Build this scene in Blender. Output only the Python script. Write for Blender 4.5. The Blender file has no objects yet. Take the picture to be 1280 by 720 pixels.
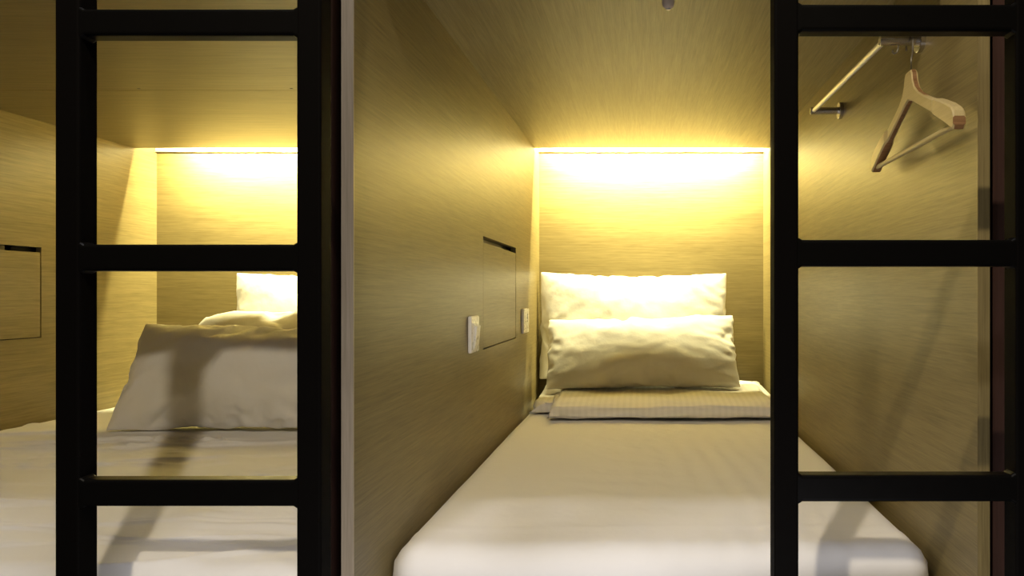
import bpy, bmesh, math, random
from mathutils import noise, Vector, Matrix

# ------------------------------------------------------------------ camera, world, light, exposure
SC = bpy.context.scene
C = SC.collection
cam_data = bpy.data.cameras.new('camera')
cam_data.sensor_width = 36.0
cam_data.lens = 940.0 / 1280.0 * 36.0
cam_data.shift_x = -164.0 / 1280.0
cam_data.shift_y = 7.0 / 1280.0
cam_data.clip_start = 0.02
camera = bpy.data.objects.new('camera', cam_data)
camera.location = (0, 0, 0)
camera.rotation_euler = (math.pi / 2, 0, 0)
C.objects.link(camera)
SC.camera = camera

world = bpy.data.worlds.new('world')
SC.world = world
world.use_nodes = True
world.node_tree.nodes['Background'].inputs[0].default_value = (1.0, 0.9, 0.8, 1)
world.node_tree.nodes['Background'].inputs[1].default_value = 0.003

SC.view_settings.view_transform = 'Standard'
SC.view_settings.look = 'None'
SC.view_settings.gamma = 1.0
SC.view_settings.use_curve_mapping = False
SC.view_settings.exposure = 0.0

WARM = (1.0, 0.90, 0.45)
COOL = (0.97, 0.95, 1.0)
AMBER = (1.0, 0.86, 0.64)
P_SLOT_MAIN, P_SLOT_LEFT = 64.0, 86.0
P_DOWN_A, P_DOWN_B, P_STEP = 88.0, 48.0, 5.0


def slot_light(x0, x1, power):
    d = bpy.data.lights.new('slot_light', 'AREA')
    d.shape = 'RECTANGLE'
    d.size = x1 - x0
    d.size_y = 0.010
    d.energy = power
    d.color = WARM
    o = bpy.data.objects.new('slot_light', d)
    o.location = ((x0 + x1) / 2, 3.2085, 0.672)
    o.rotation_euler = (math.radians(55), 0, 0)     # down, leaning to the back panel
    C.objects.link(o)
    return o


def down_light(x, y, z, power, radius=0.035, cone=None, color=None):
    d = bpy.data.lights.new('down_light', 'SPOT' if cone else 'POINT')
    if cone:
        d.spot_size = math.radians(cone)
        d.spot_blend = 0.75
    d.energy = power
    d.color = color or COOL
    d.shadow_soft_size = radius
    o = bpy.data.objects.new('down_light', d)
    o.location = (x, y, z)
    o.rotation_euler = (math.radians(14), 0, 0)
    C.objects.link(o)
    return o


slot_light(-0.40, 0.47, P_SLOT_MAIN)
slot_light(-2.00, -0.60, P_SLOT_LEFT)
down_light(-0.24, 0.0, 1.37, P_DOWN_A, radius=0.016, color=AMBER)
down_light(-0.58, 0.76, 1.66, P_DOWN_B * 0.65, radius=0.05, cone=84)
down_light(0.09, 0.76, 1.66, P_DOWN_B * 0.32, radius=0.05, cone=84)
# low step light of the corridor
_d = bpy.data.lights.new('step_light', 'AREA')
_d.shape, _d.size, _d.size_y = 'RECTANGLE', 0.9, 0.06
_d.energy, _d.color = P_STEP, COOL
_o = bpy.data.objects.new('step_light', _d)
_o.location = (0.0, 0.42, -0.62)
_o.rotation_euler = (math.radians(80), 0, 0)
C.objects.link(_o)

# ------------------------------------------------------------------ main measures (metres, camera eye at the origin)
XL, XR = -0.462, 0.5336            # inner faces of the narrow bunk
XW = -2.161                        # left wall of the wide bunk
YF, YC, YB = 1.200, 3.194, 3.341   # front edge, end of the bunk ceiling, back panel
ZT, ZB = 0.618, -0.453             # bunk ceiling, top of the mattresses
ZFLOOR, ZDECK = -0.95, -0.66
TH = 0.019


# ------------------------------------------------------------------ materials
def nodes_of(name):
    m = bpy.data.materials.new(name)
    m.use_nodes = True
    nt = m.node_tree
    b = nt.nodes['Principled BSDF']
    return m, nt, b


def wood(name, axis, dark, light, rough=0.42, seed=0.0, spec=0.32, bump=0.12):
    m, nt, b = nodes_of(name)
    N, L = nt.nodes.new, nt.links.new
    tc = N('ShaderNodeTexCoord')

    def streak(across, along, detail, w):
        mp = N('ShaderNodeMapping')
        s = [across, across, across]
        s['XYZ'.index(axis)] = along
        mp.inputs['Scale'].default_value = s
        mp.inputs['Location'].default_value = (seed + w, seed * 1.7 + w, seed * 0.6)
        L(tc.outputs['Object'], mp.inputs['Vector'])
        n = N('ShaderNodeTexNoise')
        n.inputs['Scale'].default_value = 1.0
        n.inputs['Detail'].default_value = detail
        n.inputs['Roughness'].default_value = 0.6
        L(mp.outputs['Vector'], n.inputs['Vector'])
        return n.outputs['Fac']

    fine = streak(420, 13, 3, 0)
    mid = streak(150, 4.5, 3, 4.2)
    broad = streak(16, 1.1, 2, 9.1)

    def mix(a, c, f):
        x = N('ShaderNodeMix')
        x.data_type = 'FLOAT'
        x.inputs[0].default_value = f
        L(a, x.inputs[2])
        L(c, x.inputs[3])
        return x.outputs[0]

    t = mix(mix(fine, mid, 0.5), broad, 0.18)
    r = N('ShaderNodeValToRGB')
    r.color_ramp.elements[0].position = 0.36
    r.color_ramp.elements[0].color = (*dark, 1)
    r.color_ramp.elements[1].position = 0.62
    r.color_ramp.elements[1].color = (*light, 1)
    L(t, r.inputs['Fac'])
    L(r.outputs['Color'], b.inputs['Base Color'])
    b.inputs['Roughness'].default_value = rough
    b.inputs['Specular IOR Level'].default_value = spec
    bp = N('ShaderNodeBump')
    bp.inputs['Strength'].default_value = bump
    bp.inputs['Distance'].default_value = 0.002
    L(mix(fine, mid, 0.5), bp.inputs['Height'])
    L(bp.outputs['Normal'], b.inputs['Normal'])
    return m


def fabric(name, col, stripes=False):
    m, nt, b = nodes_of(name)
    N, L = nt.nodes.new, nt.links.new
    tc = N('ShaderNodeTexCoord')
    n = N('ShaderNodeTexNoise')
    n.inputs['Scale'].default_value = 26
    n.inputs['Detail'].default_value = 4
    L(tc.outputs['Object'], n.inputs['Vector'])
    bp = N('ShaderNodeBump')
    bp.inputs['Strength'].default_value = 0.16
    bp.inputs['Distance'].default_value = 0.012
    L(n.outputs['Fac'], bp.inputs['Height'])
    L(bp.outputs['Normal'], b.inputs['Normal'])
    b.inputs['Base Color'].default_value = (*col, 1)
    b.inputs['Roughness'].default_value = 0.85
    b.inputs['Specular IOR Level'].default_value = 0.2
    b.inputs['Sheen Weight'].default_value = 0.08
    if stripes:                                  # satin stripes woven into the cloth
        w = N('ShaderNodeTexWave')
        w.wave_type = 'BANDS'
        w.bands_direction = 'X'
        w.inputs['Scale'].default_value = 14.0
        L(tc.outputs['Object'], w.inputs['Vector'])
        r = N('ShaderNodeValToRGB')
        r.color_ramp.elements[0].position = 0.35
        r.color_ramp.elements[0].color = (*[c * 0.95 for c in col], 1)
        r.color_ramp.elements[1].position = 0.6
        r.color_ramp.elements[1].color = (*col, 1)
        L(w.outputs['Fac'], r.inputs['Fac'])
        L(r.outputs['Color'], b.inputs['Base Color'])
    return m


def plain(name, col, rough=0.5, metal=0.0, spec=0.5, noise_amt=0.0, coat=0.0):
    m, nt, b = nodes_of(name)
    N, L = nt.nodes.new, nt.links.new
    b.inputs['Base Color'].default_value = (*col, 1)
    b.inputs['Roughness'].default_value = rough
    b.inputs['Metallic'].default_value = metal
    b.inputs['Specular IOR Level'].default_value = spec
    b.inputs['Coat Weight'].default_value = coat
    tc = N('ShaderNodeTexCoord')
    n = N('ShaderNodeTexNoise')
    n.inputs['Scale'].default_value = 60
    n.inputs['Detail'].default_value = 3
    L(tc.outputs['Object'], n.inputs['Vector'])
    mr = N('ShaderNodeMapRange')
    mr.inputs['To Min'].default_value = max(0.02, rough - 0.06)
    mr.inputs['To Max'].default_value = min(1, rough + 0.06)
    L(n.outputs['Fac'], mr.inputs['Value'])
    L(mr.outputs['Result'], b.inputs['Roughness'])
    return m


OAK_D, OAK_L = (0.152, 0.116, 0.047), (0.250, 0.196, 0.084)
PALE_D, PALE_L = (0.175, 0.142, 0.066), (0.285, 0.236, 0.116)
W_Y = wood('oak_veneer_along_depth', 'Y', OAK_D, OAK_L, seed=1.3)
W_X = wood('oak_veneer_across', 'X', OAK_D, OAK_L, seed=5.1)
W_CEIL = wood('oak_veneer_bunk_ceiling', 'Y', PALE_D, PALE_L, seed=8.4)
W_CEILX = wood('oak_veneer_wide_bunk_ceiling', 'X', OAK_D, OAK_L, seed=3.6)
W_EDGE = wood('oak_edge_band', 'Z', (0.42, 0.34, 0.235), (0.59, 0.49, 0.35), seed=2.2)
W_EDGE_SHADE = wood('oak_edge_band_shaded', 'Z', OAK_D, OAK_L, seed=2.9)  # shade on the right edge strip, put into the wood colour
W_TABLE = wood('oak_veneer_flap', 'Y', OAK_D, OAK_L, seed=1.9)
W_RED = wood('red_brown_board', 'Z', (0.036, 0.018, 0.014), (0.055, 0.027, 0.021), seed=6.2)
DARK = plain('dark_core', (0.012, 0.009, 0.008), 0.8)
BLACK_MATT = plain('black_matt_steel', (0.0032, 0.0028, 0.0026), 0.62, spec=0.08)
BLACK_MATT.node_tree.nodes['Principled BSDF'].inputs['IOR'].default_value = 1.2
GAP_SHADE = plain('flap_edge_gap_shade', (0.05, 0.035, 0.02), 0.8)  # dark colour standing for the shade beside the flap
BLACK = plain('black_powder_coat', (0.003, 0.0028, 0.0026), 0.36, spec=0.2)
BLACK.node_tree.nodes['Principled BSDF'].inputs['IOR'].default_value = 1.25
WHITE_CLOTH = fabric('white_cotton', (0.87, 0.855, 0.83))
SHEET_CLOTH = fabric('white_sheet_cotton', (0.86, 0.845, 0.82))
STRIPE_CLOTH = fabric('white_satin_stripe', (0.85, 0.83, 0.80), True)
PLASTIC = plain('white_plastic', (0.78, 0.76, 0.72), 0.28)
GREY_PLASTIC = plain('grey_plastic', (0.10, 0.09, 0.08), 0.4)
CHROME = plain('brushed_chrome', (0.62, 0.60, 0.57), 0.24, metal=1.0)
SATIN = plain('satin_aluminium', (0.80, 0.78, 0.74), 0.38, metal=0.6)
HANGER_WOOD = wood('pale_beech', 'Y', (0.47, 0.37, 0.17), (0.56, 0.455, 0.225), seed=4.4, rough=0.38)
HANGER_EDGE = wood('laminated_hanger_edge', 'X', (0.17, 0.085, 0.035), (0.36, 0.20, 0.09), seed=7.7, rough=0.45)
DARK_METAL = plain('dark_hook_wire', (0.20, 0.18, 0.16), 0.3, metal=1.0)
CONCRETE = plain('corridor_plaster', (0.10, 0.095, 0.09), 0.8)
FLOORING = plain('corridor_floor', (0.15, 0.14, 0.13), 0.5)
LED = bpy.data.materials.new('led_diffuser')
LED.use_nodes = True
LED.node_tree.nodes['Principled BSDF'].inputs['Base Color'].default_value = (0.9, 0.88, 0.8, 1)
LED.node_tree.nodes['Principled BSDF'].inputs['Emission Color'].default_value = (*WARM, 1)
LED.node_tree.nodes['Principled BSDF'].inputs['Emission Strength'].default_value = 25.0


# ------------------------------------------------------------------ building helpers
def link(name, bm, mat, parent=None, smooth=False):
    me = bpy.data.meshes.new(name)
    bmesh.ops.recalc_face_normals(bm, faces=bm.faces[:])
    bm.to_mesh(me)
    bm.free()
    for mm in (mat if isinstance(mat, (list, tuple)) else [mat]):
        me.materials.append(mm)
    if smooth:
        me.shade_smooth()
    o = bpy.data.objects.new(name, me)
    C.objects.link(o)
    if parent:
        o.parent = parent
        o.matrix_parent_inverse = Matrix.Translation(-parent.location)
    return o


def box(bm, x0, x1, y0, y1, z0, z1, bevel=0.0, seg=2, mi=0):
    r = bmesh.ops.create_cube(bm, size=1.0)
    vs = r['verts']
    for v in vs:
        v.co = Vector(((x0 + x1) / 2 + v.co.x * (x1 - x0), (y0 + y1) / 2 + v.co.y * (y1 - y0), (z0 + z1) / 2 + v.co.z * (z1 - z0)))
    fs = list({f for v in vs for f in v.link_faces})
    for f in fs:
        f.material_index = mi
    if bevel > 0:
        es = list({e for v in vs for e in v.link_edges})
        bmesh.ops.bevel(bm, geom=es, offset=bevel, segments=seg, profile=0.5, affect='EDGES', clamp_overlap=True)


def boxes(name, specs, mat, parent=None, bevel=0.0):
    bm = bmesh.new()
    for s in specs:
        box(bm, *s, bevel=bevel)
    return link(name, bm, mat, parent)


def tube(bm, pts, r, n=12, caps=True):
    pts = [Vector(p) for p in pts]
    rs = r if isinstance(r, (list, tuple)) else [r] * len(pts)
    rings = []
    up = None
    for i, p in enumerate(pts):
        t = (pts[min(i + 1, len(pts) - 1)] - pts[max(i - 1, 0)]).normalized()
        if up is None:
            up = Vector((0, 0, 1)) if abs(t.z) < 0.9 else Vector((1, 0, 0))
        a = t.cross(up).normalized()
        up = a.cross(t).normalized()
        rings.append([bm.verts.new(p + (a * math.cos(k * math.tau / n) + up * math.sin(k * math.tau / n)) * rs[i]) for k in range(n)])
    for q, w in zip(rings, rings[1:]):
        for k in range(n):
            bm.faces.new((q[k], q[(k + 1) % n], w[(k + 1) % n], w[k]))
    if caps:
        bm.faces.new(rings[0])
        bm.faces.new(rings[-1])


def struct(name, specs, mat, bevel=0.0):
    o = boxes(name, specs, mat, bevel=bevel)
    o['kind'] = 'structure'
    return o


def thing(name, label, cat, loc=(0, 0, 0), group=None):
    o = bpy.data.objects.new(name, None)
    o.empty_display_size = 0.05
    C.objects.link(o)
    o.location = loc
    return tag(o, label, cat, group)


def tag(o, label, cat, group=None):
    o['label'] = label
    o['category'] = cat
    if group:
        o['group'] = group
    return o


def holed_wall(name, xa, xb, y0, y1, z0, z1, hole, mat):
    """A board in the YZ plane with a rectangular opening."""
    hy0, hy1, hz0, hz1 = hole
    return struct(name, [
        (xa, xb, y0, y1, z0, hz0), (xa, xb, y0, y1, hz1, z1),
        (xa, xb, y0, hy0, hz0, hz1), (xa, xb, hy1, y1, hz0, hz1)], mat)


# ------------------------------------------------------------------ the setting
ZSLAB = 0.80
YE = YB + 0.03
# corridor in front of the bunks
struct('floor', [(-3.4, 2.2, -1.1, YE, ZFLOOR - 0.05, ZFLOOR)], FLOORING)
struct('wall_front', [(-3.4, 2.2, -1.15, -1.1, ZFLOOR, 1.75)], CONCRETE)
struct('ceiling_corridor', [(-3.4, 2.2, -1.15, YF + 0.6, 1.75, 1.80)], CONCRETE)

# partition left of the narrow bunk, with the recess of its flap
FLAP = (2.171, 2.731, -0.162, 0.166)
holed_wall('wall_left', XL - TH, XL, YF + 0.0008, YE, ZFLOOR, ZT + 0.16, FLAP, W_Y)
struct('trim_1', [(XL - TH - 0.0004, XL + 0.0003, YF - 0.0012, YF + 0.0008, ZFLOOR, ZT + 0.16)], W_EDGE)
# other face of the same partition, towards the wide bunk
struct('wall_partition', [(XL - 0.058, XL - 0.039, YF + 0.004, YE, ZFLOOR, ZT + 0.16)], W_RED)
struct('trim_3', [(XL - 0.039, XL - TH, YF + 0.25, YE - 0.04, ZFLOOR, -0.30), (XL - 0.039, XL - TH, YF + 0.25, 2.05, -0.30, ZT),
                          (XL - 0.039, XL - TH, 2.86, YE - 0.04, -0.30, ZT)], DARK)
# right side of the narrow bunk
struct('wall_right', [(XR, XR + TH, YF + 0.0008, YE, ZFLOOR, ZT + 0.16)], W_Y)
struct('trim_2', [(XR - 0.0003, XR + TH, YF - 0.0012, YF + 0.0008, ZFLOOR, ZT + 0.16)], W_EDGE_SHADE)
struct('trim_4', [(XR + TH, XR + 0.034, YF + 0.18, YE, ZFLOOR, ZT + 0.16)], DARK)
struct('wall_neighbour', [(XR + 0.0335, XR + 0.12, YF + 0.02, YE, ZFLOOR, ZT + 0.16)], W_RED)
struct('wall_facade', [(XR + 0.12, 2.2, YF + 0.06, YF + 0.08, ZFLOOR, 1.75)], W_X)
# left wall of the wide bunk
FLAP2 = (2.138, 2.700, -0.158, 0.166)
holed_wall('wall_far_left', XW - TH, XW, YF, YE, ZFLOOR, ZT + 0.16, FLAP2, W_Y)
struct('trim_5', [(XW - 0.14, XW - 0.12, YF, YE, ZFLOOR, ZT + 0.16)], DARK)
# back panels and the brackets of the light slots
struct('wall_back', [(XL, XR, YB, YE, ZFLOOR, ZSLAB)], W_X)
struct('wall_back_left', [(XW, XL - 0.058, YB, YE, ZFLOOR, ZSLAB)], W_X)
# bunk ceilings: boards that stop short of the back panel
struct('ceiling', [(XL, XR, YF, YC, ZT, ZT + 0.018)], W_CEIL)
cl = thing('ceiling_left', '', '')
del cl['label'], cl['category']
cl['kind'] = 'structure'
SEAM = 2.287
for (a, b) in ((YF, SEAM - 0.0012), (SEAM + 0.0008, YC)):
    boxes('ceiling_board', [(XW, XL - 0.058, a, b, ZT, ZT + 0.018)], W_CEILX, cl, bevel=0.0006)
for sx in (-1.52, -1.06):
    bm = bmesh.new()
    tube(bm, [(sx, SEAM - 0.02, ZT - 0.0012), (sx, SEAM - 0.02, ZT + 0.002)], 0.0045, 10)
    link('screw', bm, GREY_PLASTIC, cl)
# closed box above the ceilings: deck of the upper bunks, and slot sides
struct('ceiling_slab', [(XW, XR, YF, YE, ZSLAB - 0.04, ZSLAB)], W_X)
struct('trim_6', [(XW, XL - 0.058, YF, YF + 0.02, ZT + 0.018, ZSLAB - 0.04), (XL, XR, YF, YF + 0.02, ZT + 0.018, ZSLAB - 0.04)], W_X)
struct('trim_7', [(XL, XR, 3.176, YC, ZT + 0.018, ZSLAB - 0.04), (XW, XL - 0.058, 3.176, YC, ZT + 0.018, ZSLAB - 0.04)], W_X)
# decks that carry the mattresses
struct('floor_deck', [(XL, XR, YF + 0.05, YB, ZDECK - 0.03, ZDECK)], W_X)
struct('floor_deck_left', [(XW, XL - 0.058, YF + 0.05, YB, ZDECK - 0.03, ZDECK)], W_X)


# ------------------------------------------------------------------ light slot fittings
def light_slot(x0, x1, lx0, lx1, label):
    t = thing('strip_light', label, 'light', ((x0 + x1) / 2, YB - 0.01, 0.64), 'strip lights above the back panels')
    bm = bmesh.new()
    box(bm, x0 + 0.001, x1 - 0.001, YB - 0.016, YB - 0.0005, 0.6275, 0.6305)
    link('cover_lip', bm, SATIN, t)
    bm = bmesh.new()
    box(bm, x0 + 0.001, x1 - 0.001, YB - 0.0135, YB - 0.0005, 0.6325, 0.662, bevel=0.001)
    link('light_cover', bm, PLASTIC, t)
    bm = bmesh.new()
    box(bm, lx0, lx1, YC + 0.0015, YC + 0.0095, 0.678, 0.686)
    link('led_strip', bm, LED, t)
    return t


light_slot(XL, XR, -0.40, 0.47, 'white warm strip light glowing along the top of the narrow bunk back panel')
light_slot(XW, XL - 0.058, -2.00, -0.60, 'white warm strip light in the wide bunk, seen through the left ladder')


# ------------------------------------------------------------------ flaps in the walls
def flap(wall_x, hole, label):
    y0, y1, z0, z1 = hole
    t = thing('fold_down_flap', label, 'wall flap', (wall_x, (y0 + y1) / 2, z0), 'flush flaps in the bunk walls')
    bm = bmesh.new()
    box(bm, wall_x - 0.018, wall_x - 0.0008, y0 + 0.0045, y1 - 0.0035, z0 + 0.003, z1 - 0.019, bevel=0.0008, seg=1)
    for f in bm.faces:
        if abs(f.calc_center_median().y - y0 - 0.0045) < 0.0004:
            f.material_index = 1                     # near edge coloured dark, as shade in the gap
    link('flap_panel', bm, [W_TABLE, GAP_SHADE], t)
    bm = bmesh.new()
    box(bm, wall_x - 0.034, wall_x - 0.030, y0 + 0.012, y1 - 0.095, z0 + 0.001, z1 - 0.0005)
    link('backing_board', bm, W_TABLE, t)
    bm = bmesh.new()
    box(bm, wall_x - 0.036, wall_x - 0.030, y1 - 0.12, y1 - 0.0005, z0 + 0.001, z1 - 0.0005)
    link('finger_pocket', bm, DARK, t)
    return t


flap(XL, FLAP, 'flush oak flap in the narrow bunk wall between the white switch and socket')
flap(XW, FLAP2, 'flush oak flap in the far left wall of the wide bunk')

# ------------------------------------------------------------------ switch and socket
sw = thing('light_switch', 'white rocker switch plate on the oak wall in front of the flap', 'switch', (XL, 2.025, -0.11))
bm = bmesh.new()
box(bm, XL, XL + 0.0105, 1.980, 2.072, -0.158, -0.060, bevel=0.0035, seg=3)
link('switch_plate', bm, PLASTIC, sw)
bm = bmesh.new()
box(bm, XL + 0.010, XL + 0.0125, 1.999, 2.060, -0.150, -0.080, bevel=0.001)
link('rocker_frame', bm, PLASTIC, sw)
bm = bmesh.new()
vs = [bm.verts.new(p) for p in [
    (XL + 0.011, 2.006, -0.146), (XL + 0.011, 2.054, -0.146), (XL + 0.011, 2.054, -0.085), (XL + 0.011, 2.006, -0.085),
    (XL + 0.0135, 2.008, -0.144), (XL + 0.0135, 2.052, -0.144), (XL + 0.0185, 2.052, -0.087), (XL + 0.0185, 2.008, -0.087)]]
for f in ((0, 1, 2, 3), (4, 5, 6, 7), (0, 1, 5, 4), (1, 2, 6, 5), (2, 3, 7, 6), (3, 0, 4, 7)):
    bm.faces.new([vs[i] for i in f])
link('rocker', bm, PLASTIC, sw)

so = thing('power_socket', 'white power socket plate on the oak wall beside the back pillow', 'socket', (XL, 2.91, -0.10))
bm = bmesh.new()
box(bm, XL, XL + 0.0105, 2.848, 2.976, -0.152, -0.058, bevel=0.003, seg=3)
link('socket_plate', bm, PLASTIC, so)
bm = bmesh.new()
box(bm, XL + 0.010, XL + 0.0135, 2.925, 2.940, -0.098, -0.078, bevel=0.001)
link('socket_switch', bm, PLASTIC, so)
for (yy, zz, h) in ((2.900, -0.108, 0.006), (2.942, -0.108, 0.006), (2.896, -0.134, 0.005), (2.944, -0.134, 0.005), (2.921, -0.094, 0.008)):
    bm = bmesh.new()
    box(bm, XL + 0.0099, XL + 0.0109, yy - 0.0035, yy + 0.0035, zz - h / 2, zz + h / 2)
    link('pin_hole', bm, GREY_PLASTIC, so)

# ------------------------------------------------------------------ sprinkler
sp = thing('ceiling_sprinkler', 'small white round sprinkler knob hanging from the narrow bunk ceiling', 'sprinkler', (0.0505, 1.52, ZT))
bm = bmesh.new()
prof = [(0.001, 0.0003), (0.024, 0.0), (0.024, -0.003), (0.0125, -0.006), (0.0125, -0.030), (0.0115, -0.036), (0.0085, -0.0405), (0.0045, -0.0425)]
tube(bm, [(0.0505, 1.52, ZT + p[1]) for p in prof], [p[0] for p in prof], 24)
link('sprinkler_body', bm, plain('pinkish_white_plastic', (0.66, 0.58, 0.52), 0.45), sp, smooth=True)
bm = bmesh.new()
tube(bm, [(0.0505, 1.52, ZT - 0.042), (0.0505, 1.52, ZT - 0.0445)], [0.005, 0.0045], 16)
link('sprinkler_tip', bm, PLASTIC, sp, smooth=True)


# ------------------------------------------------------------------ ladders
def ladder(x0, z_off, label):
    """x0: left outer side of the left upright."""
    y0, y1 = 0.970, 1.0045
    w, width = 0.0315, 0.3435
    t = thing('bunk_ladder', label, 'ladder', (x0 + width / 2, (y0 + y1) / 2, ZFLOOR), 'black steel bunk ladders')
    for xa in (x0, x0 + width - w):
        bm = bmesh.new()
        box(bm, xa, xa + w, y0, y1, ZFLOOR, 1.32, bevel=0.0032, seg=3)
        link('upright', bm, BLACK_MATT, t, smooth=False)
    h = 0.0345
    for k in range(-2, 2):
        zc = 0.0464 + 0.3045 * k + z_off
        bm = bmesh.new()
        # square tube whose ends flare a little into the weld
        secs = [(x0 + w - 0.002, 0.0040), (x0 + w + 0.0015, 0.0022), (x0 + w + 0.005, 0.0), (x0 + width - w - 0.005, 0.0), (x0 + width - w - 0.0015, 0.0022), (x0 + width - w + 0.002, 0.0040)]
        rings = []
        for (x, fl) in secs:
            ring = []
            yc, hy, hz, r = y0 + 0.0140, 0.0132, h / 2 + fl, 0.0042
            for (sy, sz, a0) in ((1, 1, 0), (-1, 1, 90), (-1, -1, 180), (1, -1, 270)):
                for a in (0, 30, 60, 90):
                    A = math.radians(a0 + a)
                    ring.append(bm.verts.new((x, yc + sy * (hy - r) + r * math.cos(A), zc + sz * (hz - r) + r * math.sin(A))))
            rings.append(ring)
        for q, s in zip(rings, rings[1:]):
            n = len(q)
            for i in range(n):
                bm.faces.new((q[i], q[(i + 1) % n], s[(i + 1) % n], s[i]))
        bm.faces.new(rings[0])
        bm.faces.new(rings[-1])
        link('rung', bm, BLACK, t)
    # strap plates that hold the ladder to the slab above
    for xa in (x0, x0 + width - w):
        bm = bmesh.new()
        box(bm, xa + 0.004, xa + w - 0.004, y1 - 0.001, YF + 0.0, 0.70, 0.73, bevel=0.002)
        link('wall_bracket', bm, BLACK, t)
    return t


ladder(-0.7595, 0.0, 'black steel ladder standing before the wide bunk with three pillows')
ladder(0.1693, 0.006, 'black steel ladder standing in front of the clothes hanger')

# ------------------------------------------------------------------ hanging rail on the right wall
rl = thing('hanging_rail', 'chrome rail on two wall posts near the ceiling of the right wall', 'clothes rail', (XR, 1.73, 0.487))
PN, PF = Vector((0.4585, 1.44, 0.484)), Vector((0.4545, 2.02, 0.491))
for p in (PN, PF):
    bm = bmesh.new()
    tube(bm, [(p.x - 0.006, p.y, p.z), (p.x - 0.0045, p.y, p.z), (XR - 0.008, p.y, p.z)], [0.0085, 0.0095, 0.0095], 20)
    link('post', bm, CHROME, rl, smooth=False)
    bm = bmesh.new()
    tube(bm, [(XR - 0.010, p.y, p.z), (XR - 0.009, p.y, p.z), (XR, p.y, p.z)], [0.021, 0.022, 0.022], 28)
    link('wall_flange', bm, CHROME, rl)
bm = bmesh.new()
tube(bm, [PN + Vector((0.003, -0.006, 0)), PF + Vector((0.003, 0.006, 0))], 0.0062, 14)
link('bar', bm, SATIN, rl, smooth=False)
bm = bmesh.new()
hk = Vector((0.485, 1.44, 0.474))
tube(bm, [hk + Vector(q) for q in ((0.004, 0, 0.002), (0.003, 0, -0.006), (0, 0.0, -0.013), (-0.005, 0, -0.015), (-0.008, 0, -0.012), (-0.007, 0, -0.008))], 0.0016, 8)
link('small_hook', bm, DARK_METAL, rl, smooth=True)

# ------------------------------------------------------------------ wooden clothes hanger, hung from the near post
HX, HY = 0.503, 1.412
hg = thing('clothes_hanger', 'pale wooden clothes hanger hung from the chrome rail on the right wall', 'hanger', (HX, HY, 0.49))
HT = 0.0065           # half thickness of the body


def arm_outline():
    """Points (y, z) of the hanger body: top contour then bottom contour, relative to the neck foot."""
    right_top = [(0.0, 0.4175), (0.012, 0.4175), (0.017, 0.411), (0.021, 0.396), (0.030, 0.381), (0.048, 0.367), (0.075, 0.3535), (0.108, 0.3395),
                 (0.150, 0.3235), (0.185, 0.309), (0.206, 0.298), (0.2155, 0.287)]
    right_bot = [(0.213, 0.262), (0.185, 0.277), (0.150, 0.2945), (0.108, 0.315), (0.075, 0.3305), (0.048, 0.343), (0.026, 0.353), (0.008, 0.3605), (0.0, 0.362)]
    return right_top, right_bot


rt, rb = arm_outline()
bm = bmesh.new()
n_t = len(rt)
top = rt[:]
# resample bottom to the same count so that the body is a strip
bot = [(y, z) for (y, z) in reversed(rb)]


def interp(poly, y):
    for (a, b) in zip(poly, poly[1:]):
        if a[0] <= y <= b[0]:
            f = (y - a[0]) / max(1e-6, b[0] - a[0])
            return a[1] + (b[1] - a[1]) * f
    return poly[-1][1]


def body_section(y):
    """top z, bottom z, half thickness at a distance y from the centre."""
    s = max(0.0, (y - 0.116) / 0.016)
    ht = HT + min(1.0, s) * 0.0038          # the shoulder ends are thicker
    lift = min(1.0, s) * 0.0022
    return interp(top, y) + lift, interp(bot, min(y, 0.2129)), ht


ys = sorted(set([p[0] for p in rt if p[0] <= 0.2155] + [0.116, 0.118, 0.122, 0.126, 0.130, 0.004, 0.2, 0.2125]))
for side in (1, -1):
    rings = []
    for y in ys:
        zt, zb, ht = body_section(y)
        if y > 0.2129:
            zt, zb = zt - 0.006, zb + 0.006
        e = min(0.0028, (zt - zb) * 0.2)
        yy = HY + side * y
        rings.append([bm.verts.new((HX + a, yy, z)) for (a, z) in (
            (-ht + e, zt), (ht - e, zt), (ht, zt - e), (ht, zb + e), (ht - e, zb), (-ht + e, zb), (-ht, zb + e), (-ht, zt - e))])
    for q, s, y in zip(rings, rings[1:], ys):
        for i in range(8):
            f = bm.faces.new((q[i], q[(i + 1) % 8], s[(i + 1) % 8], s[i]))
            f.material_index = 1 if (i == 4 or (i == 0 and y < 0.07)) else 0       # laminate shows on the cut edges
    f = bm.faces.new(rings[-1])
    f.material_index = 1
bmesh.ops.remove_doubles(bm, verts=bm.verts[:], dist=0.00005)
link('hanger_body', bm, [HANGER_WOOD, HANGER_EDGE], hg)
bm = bmesh.new()
tube(bm, [(HX, HY - 0.203, 0.272), (HX, HY + 0.203, 0.272)], 0.0050, 14)
link('trouser_bar', bm, HANGER_WOOD, hg, smooth=False)
bm = bmesh.new()
hook = [(HX, HY, 0.414), (HX, HY, 0.440)]
cy, cz, R = HY + 0.028, 0.478, 0.0185
hook += [(HX + 0.004, HY + 0.004, 0.452), (HX + 0.006, HY + 0.008, 0.464)]
for a in range(175, -41, -18):
    A = math.radians(a)
    hook.append((HX + 0.007, cy + R * math.cos(A), cz + R * math.sin(A)))
tube(bm, hook, 0.0017, 8)
link('hook', bm, DARK_METAL, hg, smooth=True)


# ------------------------------------------------------------------ mattresses under fitted sheets
def fbm(x, y, z=0.0, o=3):
    s, a = 0.0, 1.0
    for _ in range(o):
        s += a * noise.noise(Vector((x, y, z)))
        x, y, a = x * 2.03, y * 2.03, a * 0.5
    return s


def ridge(v, w):
    return math.exp(-(v / w) ** 2)


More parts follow.
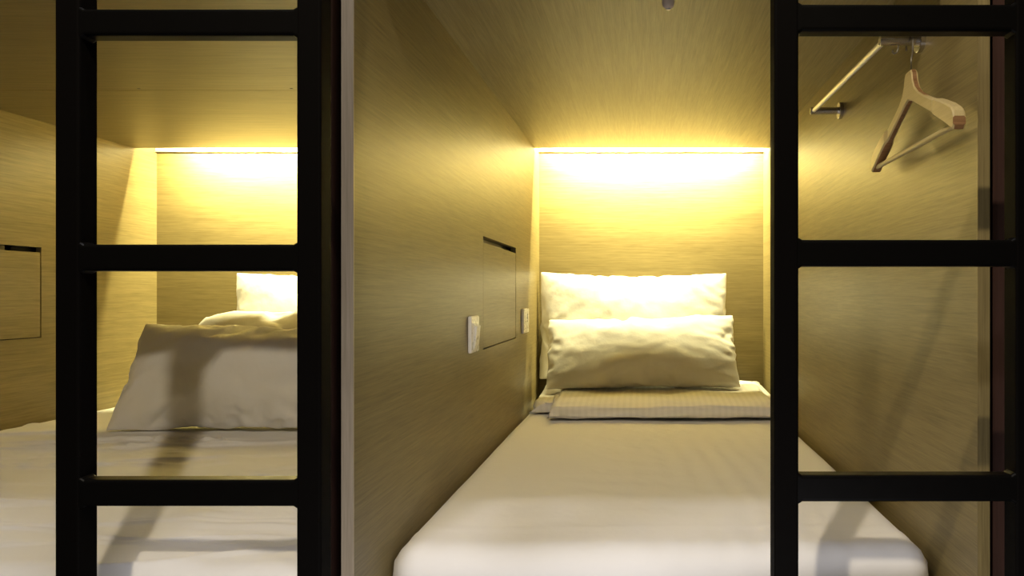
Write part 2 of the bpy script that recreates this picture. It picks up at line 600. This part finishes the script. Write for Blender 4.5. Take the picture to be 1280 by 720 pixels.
def mattress(name, x0, x1, y0, y1, z0, z1, nx, ny, r, wrinkle, label):
    W, Ln, H = x1 - x0, y1 - y0, z1 - z0
    cx, cy_ = (x0 + x1) / 2, (y0 + y1) / 2
    bm = bmesh.new()
    a = 0.88
    V = []

    def surf(u, v):
        m = max(abs(u), abs(v), 1e-9)
        if m <= a:
            p = Vector((u / a * W / 2, v / a * Ln / 2, 0))
        else:
            p = Vector((u / m * W / 2, v / m * Ln / 2, -(m - a) / (1 - a) * H))
        rr = r
        inner = Vector((max(-W / 2 + rr, min(W / 2 - rr, p.x)), max(-Ln / 2 + rr, min(Ln / 2 - rr, p.y)), max(-H, min(-rr, p.z))))
        d = p - inner
        if d.length > 1e-9:
            p = inner + d.normalized() * rr
        return p
    for j in range(ny + 1):
        row = []
        for i in range(nx + 1):
            p = surf(2 * i / nx - 1, 2 * j / ny - 1)
            q = Vector((p.x + cx, p.y + cy_, p.z + z1))
            top = max(0.0, min(1.0, 1 + p.z / (H * 0.6)))
            h = wrinkle(q.x, q.y) * top
            q.z += h
            q.y -= 1.3 * max(0.0, h - 0.004)          # folds lean over towards the foot end
            if top < 1:
                off = 0.004 * fbm(q.x * 9 + 3, q.z * 3, q.y * 9)
                q.x += off * (1 - top) * (1 if abs(p.x) > W / 2 - 0.01 else 0)
                q.y += off * (1 - top) * (1 if abs(p.y) > Ln / 2 - 0.01 else 0)
            q.x = min(max(q.x, x0), x1)
            row.append(bm.verts.new(q))
        V.append(row)
    for j in range(ny):
        for i in range(nx):
            bm.faces.new((V[j][i], V[j][i + 1], V[j + 1][i + 1], V[j + 1][i]))
    bmesh.ops.remove_doubles(bm, verts=bm.verts[:], dist=1e-6)
    o = link(name, bm, SHEET_CLOTH, None, smooth=True)
    return tag(o, label, 'mattress', 'mattresses under white sheets')


def wr_main(x, y):
    h = 0.0045 * fbm(x * 2.0, y * 1.6, 1.0, 2)
    # soft cross wrinkles in the front half
    band = ridge(y - 1.72, 0.30) * ridge(x - 0.02, 0.36)
    h += 0.0020 * band * max(0.0, fbm(x * 2.2 + 3, y * 2.0, 6, 1) + 0.35) * math.sin(y * 58 + 5.5 * fbm(x * 2.6, y * 2.4, 4, 2) + 2.0 * x)
    # fine long tension lines on the right
    band = ridge(x - 0.20, 0.20) * max(0.0, min(1.0, (2.6 - y) / 0.6))
    h += 0.0014 * band * math.sin(x * 105 + y * 6 + 3.0 * fbm(x * 2.1, y * 1.3, 8, 2))
    # crease that runs along the front edge
    h += 0.0020 * ridge(y - 1.455 - 0.008 * math.sin(x * 7), 0.012)
    h += 0.0010 * fbm(x * 16, y * 9, 2, 2)
    return h


def wr_left(x, y):
    h = 0.008 * fbm(x * 1.7, y * 1.5, 5.0, 2)
    damp = max(0.0, min(1.0, (2.43 - y) / 0.08)) if x > -1.88 else max(0.0, min(1.0, (2.66 - y) / 0.08))
    h *= 0.3 + 0.7 * damp
    for (px, py, ang, ln, w, amp) in (
            (-1.55, 2.31, 0.10, 0.45, 0.016, 0.010), (-1.40, 2.22, 0.22, 0.42, 0.013, 0.009), (-1.10, 2.28, 0.18, 0.35, 0.018, 0.010),
            (-1.75, 2.18, -0.12, 0.40, 0.018, 0.008), (-1.30, 2.05, 0.30, 0.36, 0.015, 0.006), (-1.62, 1.98, 0.05, 0.45, 0.020, 0.007),
            (-1.20, 1.80, 0.12, 0.40, 0.014, 0.005), (-1.50, 1.66, -0.06, 0.5, 0.016, 0.006), (-1.05, 1.50, 0.06, 0.5, 0.012, 0.005),
            (-1.95, 2.42, 0.25, 0.25, 0.020, 0.012), (-1.25, 1.36, 0.02, 0.6, 0.010, 0.005), (-0.9, 1.70, -0.2, 0.3, 0.014, 0.004),
            (-1.46, 2.33, 0.9, 0.05, 0.010, 0.008), (-1.40, 2.32, 0.8, 0.05, 0.009, 0.008), (-1.34, 2.33, 1.0, 0.05, 0.009, 0.007),
            (-1.52, 2.24, 2.6, 0.06, 0.010, 0.007), (-1.29, 2.30, 2.3, 0.05, 0.009, 0.007)):
        dx, dy = x - px, y - py
        u = dx * math.cos(ang) + dy * math.sin(ang)
        v = -dx * math.sin(ang) + dy * math.cos(ang) + 0.012 * math.sin(u * 13 + px * 9)
        if abs(v) < w * 3:
            h += damp * 1.15 * amp * ridge(u, ln) * (ridge(v, w * 0.8) - 0.5 * ridge(v - w * 1.4, w))
    h += 0.0022 * fbm(x * 9, y * 14, 3, 2) + damp * 0.006 * (1 - min(1, abs(fbm(x * 2.1, y * 5.0, 12, 2)) * 9))
    return h


mattress('mattress', -0.4585, 0.5235, 1.335, 3.325, ZDECK, ZB, 120, 230, 0.052, wr_main,
         'narrow white sheeted mattress in the middle bunk')
mattress('mattress', XW + 0.003, XL - 0.061, 1.225, 3.325, ZDECK, ZB, 260, 460, 0.05, wr_left,
         'wide creased white sheeted mattress behind the left ladder')


# ------------------------------------------------------------------ folded duvets with satin stripes
def slab_fold(profile_fn, x0, x1, y0, y1, seed, nx=90, npf=56, ragged=0.012):
    """A folded cloth pad: rounded section in YZ swept along X."""
    bm = bmesh.new()
    rings = []
    for i in range(nx + 1):
        f = i / nx
        x = x0 + (x1 - x0) * f
        d = min(f, 1 - f) * (x1 - x0)
        k = math.sqrt(max(0.0, 1 - (1 - min(1.0, d / 0.022)) ** 2))     # rounded ends
        ring = []
        for j in range(npf):
            a = math.tau * j / npf
            y, z = profile_fn(a, 0.35 + 0.65 * k, x)
            w = fbm(x * 5 + seed, a * 1.5, seed, 3)
            y += 0.009 * w
            z += 0.005 * fbm(x * 7 + seed, a * 3, seed + 4, 2)
            xx = x + (ragged * fbm(a * 1.3, seed + f * 3, 2.0, 2) if (f < 0.04 or f > 0.96) else 0)
            ring.append(bm.verts.new((xx, y, z)))
        rings.append(ring)
    for q, s in zip(rings, rings[1:]):
        for j in range(npf):
            bm.faces.new((q[j], q[(j + 1) % npf], s[(j + 1) % npf], s[j]))
    bm.faces.new(rings[0])
    bm.faces.new(rings[-1])
    return bm


def pad(y0, y1, zb, zt, n=5.0, slope=0.0, crease=0.0, step=0.0):
    yc, hy, hz = (y0 + y1) / 2, (y1 - y0) / 2, (zt - zb) / 2

    def fn(a, k, x):
        c, s = math.cos(a), math.sin(a)
        y = yc + hy * math.copysign(abs(c) ** (2 / n), c)
        zz = math.copysign(abs(s) ** (2 / n), s)
        t = (y - y0) / (y1 - y0)
        z = zb + hz * k * (1 + zz) + slope * t * (1 + zz) / 2
        if zz < 0 and step:
            z += step * max(0.0, min(1.0, (t - 0.22) / 0.10)) * 1.0
            z = min(z, zt + slope * t - 0.012)
        if crease and c < -0.4:                      # the fold line along the front
            y += crease * math.exp(-((zz - 0.10 - 0.25 * math.sin(x * 5)) / 0.35) ** 2) * k
        return y, z
    return fn


def duvet(label, xs_low, xs_up, yf, yl, yb):
    t = thing('folded_duvet', label, 'duvet', ((xs_up[0] + xs_up[1]) / 2, (yf + yb) / 2, ZB), 'folded white duvets')
    link('lower_fold', slab_fold(pad(yl, yb, ZB + 0.006, ZB + 0.048, slope=0.036), *xs_low, yl, yb, 3.0, ragged=0.03), STRIPE_CLOTH, t, smooth=True)
    link('upper_fold', slab_fold(pad(yf, yb - 0.10, ZB + 0.006, ZB + 0.064, n=4.2, slope=0.020, crease=0.010, step=0.050), *xs_up, yf, yb - 0.1, 11.0), STRIPE_CLOTH, t, smooth=True)
    return t


duvet('folded white duvet with satin stripes under the pillows of the narrow bunk', (-0.412, 0.506), (-0.335, 0.478), 2.645, 2.80, 3.27)
duvet('folded white duvet behind the leaning pillow of the wide bunk', (-1.885, -0.95), (-1.84, -0.98), 2.72, 2.74, 3.27)


# ------------------------------------------------------------------ pillows
def inflate(W, H, nx, ny, press, frames, seed, shrink=-0.03):
    """Two sewn sheets blown up by the cloth solver; returns vertices and faces of the filled pillow."""
    vs, idx, fs = [], {}, []

    def P(i, j, s):
        b = i in (0, nx) or j in (0, ny)
        k = (i, j, 0 if b else s)
        if k not in idx:
            x, y = (i / nx - 0.5) * W, (j / ny - 0.5) * H
            idx[k] = len(vs)
            vs.append((x, y, 0 if b else s * 0.004 + 0.004 * noise.noise(Vector((x * 9 + seed * 3, y * 9, s * 5)))))
        return idx[k]
    for s in (1, -1):
        for i in range(nx):
            for j in range(ny):
                q = [P(i, j, s), P(i + 1, j, s), P(i + 1, j + 1, s), P(i, j + 1, s)]
                fs.append(q if s > 0 else q[::-1])
    me = bpy.data.meshes.new('pillow_form')
    me.from_pydata(vs, [], fs)
    ob = bpy.data.objects.new('pillow_form', me)
    C.objects.link(ob)
    m = ob.modifiers.new('cloth', 'CLOTH')
    st = m.settings
    st.quality = 5
    st.mass = 0.2
    st.use_pressure = True
    st.uniform_pressure_force = press
    st.tension_stiffness = st.compression_stiffness = 25
    st.shear_stiffness = 8
    st.bending_stiffness = 0.2
    st.tension_damping = st.compression_damping = 10
    st.air_damping = 4
    st.effector_weights.gravity = 0
    st.shrink_min = shrink
    m.collision_settings.use_collision = False
    SC.frame_start, SC.frame_end = 1, frames
    m.point_cache.frame_start, m.point_cache.frame_end = 1, frames
    for f in range(1, frames + 1):
        SC.frame_set(f)
    ev = ob.evaluated_get(bpy.context.evaluated_depsgraph_get())
    out = [Vector(v.co) for v in ev.data.vertices]
    bpy.data.objects.remove(ob)
    bpy.data.meshes.remove(me)
    SC.frame_set(1)
    seams = ([idx[(i, 0, 0)] for i in range(nx + 1)], [idx[(i, ny, 0)] for i in range(nx + 1)],
             [idx[(0, j, 0)] for j in range(ny + 1)], [idx[(nx, j, 0)] for j in range(ny + 1)])
    return out, fs, seams


def norm(form, W, H, T, straight=0.72):
    """Scale a form to the given overall size; the seams, drawn in by the filling, are let out again as in a loose pillowcase."""
    co, fs, seams = form
    mz = max(abs(c.z) for c in co)

    def line(ids, k, o):
        return sorted((co[i][k], co[i][o]) for i in ids)

    def look(l, t):
        if t <= l[0][0]:
            return l[0][1]
        for (a, b) in zip(l, l[1:]):
            if t <= b[0]:
                return a[1] + (b[1] - a[1]) * (t - a[0]) / max(1e-9, b[0] - a[0])
        return l[-1][1]
    mx, my = max(abs(c.x) for c in co), max(abs(c.y) for c in co)
    bot, top, lef, rig = (line(seams[0], 0, 1), line(seams[1], 0, 1), line(seams[2], 1, 0), line(seams[3], 1, 0))
    out = []
    for c in co:
        y0, y1, x0, x1 = look(bot, c.x), look(top, c.x), look(lef, c.y), look(rig, c.y)
        v = (c.y - (y0 + y1) / 2) / max(1e-4, (y1 - y0) / 2)
        u = (c.x - (x0 + x1) / 2) / max(1e-4, (x1 - x0) / 2)
        u, v = max(-1.03, min(1.03, u)), max(-1.03, min(1.03, v))
        u = u * straight + c.x / mx * (1 - straight)
        v = v * straight + c.y / my * (1 - straight)
        out.append(Vector((u * W / 2, v * H / 2, c.z / mz * T / 2)))
    return out, fs


def pillow(form, size, base, tilt, label, roll=0.0, yaw=0.0, sag=0.25, flip=False, floor=None, back=None, wr=1.0, seed=0.0, shape=None):
    """base: middle of the bottom edge; tilt: lean away from the viewer (0 = upright)."""
    W, H, T = size
    co, fs = norm(form, W, H, T)
    R = Matrix.Rotation(yaw, 4, 'Z') @ Matrix.Rotation(-tilt, 4, 'X') @ Matrix.Rotation(roll, 4, 'Y')
    vs = []
    for c in co:
        u, v, w = c.x, c.y, c.z
        if flip:
            u, v = -u, -v
        t = v / H + 0.5
        w *= 1 + sag * (0.5 - t) * 1.6
        # diagonal tension folds from the corners and seams
        e = max(0.0, 1 - abs(abs(u) - W / 2) / 0.30)
        g = math.sin((u * 0.8 + v * math.copysign(1.0, u)) * 70 + 5 * fbm(u * 4 + seed, v * 4, seed, 2))
        a = (abs(w) / (T / 2 + 1e-6)) ** 0.7
        d = wr * a * (0.0035 * e * e * g + 0.0055 * fbm(u * 6 + seed, v * 6, seed + 3, 3) + 0.0022 * math.sin(v * 42 + u * 11 + 5 * fbm(u * 3, v * 5, seed + 7, 2)) * ridge(v + 0.3 * H, 0.12))
        w += math.copysign(d, w) if w else 0
        if shape:
            u, v, w = shape(u, v, w)
        p = R @ Vector((u, -w, v + H / 2))
        p += Vector(base)
        if floor is not None:                        # flattened where it rests
            fz = floor(p.x, p.y) if callable(floor) else floor
            if p.z < fz + 0.02:
                p.z = fz + 0.02 * math.exp((p.z - fz - 0.02) / 0.02) if p.z < fz + 0.02 else p.z
        if back is not None and p.y > back - 0.02:
            p.y = back - 0.02 * math.exp(-(p.y - back + 0.02) / 0.02)
        vs.append(p)
    me = bpy.data.meshes.new('pillow')
    org = Vector(base)
    me.from_pydata([p - org for p in vs], [], fs)
    me.materials.append(WHITE_CLOTH)
    me.shade_smooth()
    o = bpy.data.objects.new('pillow', me)
    o.location = org
    C.objects.link(o)
    sd = o.modifiers.new('smooth_cloth', 'SUBSURF')
    sd.levels = sd.render_levels = 1
    return tag(o, label, 'pillow', 'white bed pillows')


FORM_A = inflate(0.80, 0.48, 66, 40, 4.0, 24, 1)
FORM_B = inflate(0.76, 0.46, 66, 40, 4.5, 24, 5)
DZ = ZB + 0.078

pillow(FORM_A, (0.82, 0.475, 0.115), (-0.045, 3.262, DZ - 0.005), 0.05, 'white pillow standing against the narrow bunk back panel, behind another', roll=0.006, sag=0.3,
       floor=DZ - 0.006, back=YB - 0.002, seed=1.0, wr=1.7)
pillow(FORM_B, (0.775, 0.345, 0.165), (0.0, 2.945, ZB + 0.071), 0.60, 'white pillow leaning at the front of the stack in the narrow bunk', roll=-0.03, sag=0.1, flip=True,
       floor=ZB + 0.075, seed=4.0, wr=1.5)
pillow(FORM_A, (0.82, 0.475, 0.115), (-1.37, 3.262, DZ - 0.005), 0.05, 'white pillow standing at the wide bunk back panel, rearmost of three', roll=0.0, sag=0.3, flip=True,
       floor=DZ - 0.006, back=YB - 0.002, seed=7.0)
pillow(FORM_B, (0.86, 0.335, 0.21), (-1.385, 2.975, DZ - 0.012), 0.22, 'white rounded pillow in the middle of the three in the wide bunk', sag=0.1, shape=lambda u, v, w: (u * (1 - 0.10 * min(1, abs(v) / 0.165) ** 3), v * (1 - 0.2 * min(1, abs(u) / 0.41) ** 6), w),
       floor=DZ - 0.012, seed=9.0, wr=0.5)
pillow(FORM_A, (0.86, 0.40, 0.21), (-1.325, 2.45, ZB + 0.001), 0.52, 'large white pillow propped on the creased sheet, foremost behind the left ladder', sag=-0.05,
       floor=ZB - 0.006, seed=12.0, wr=1.5)
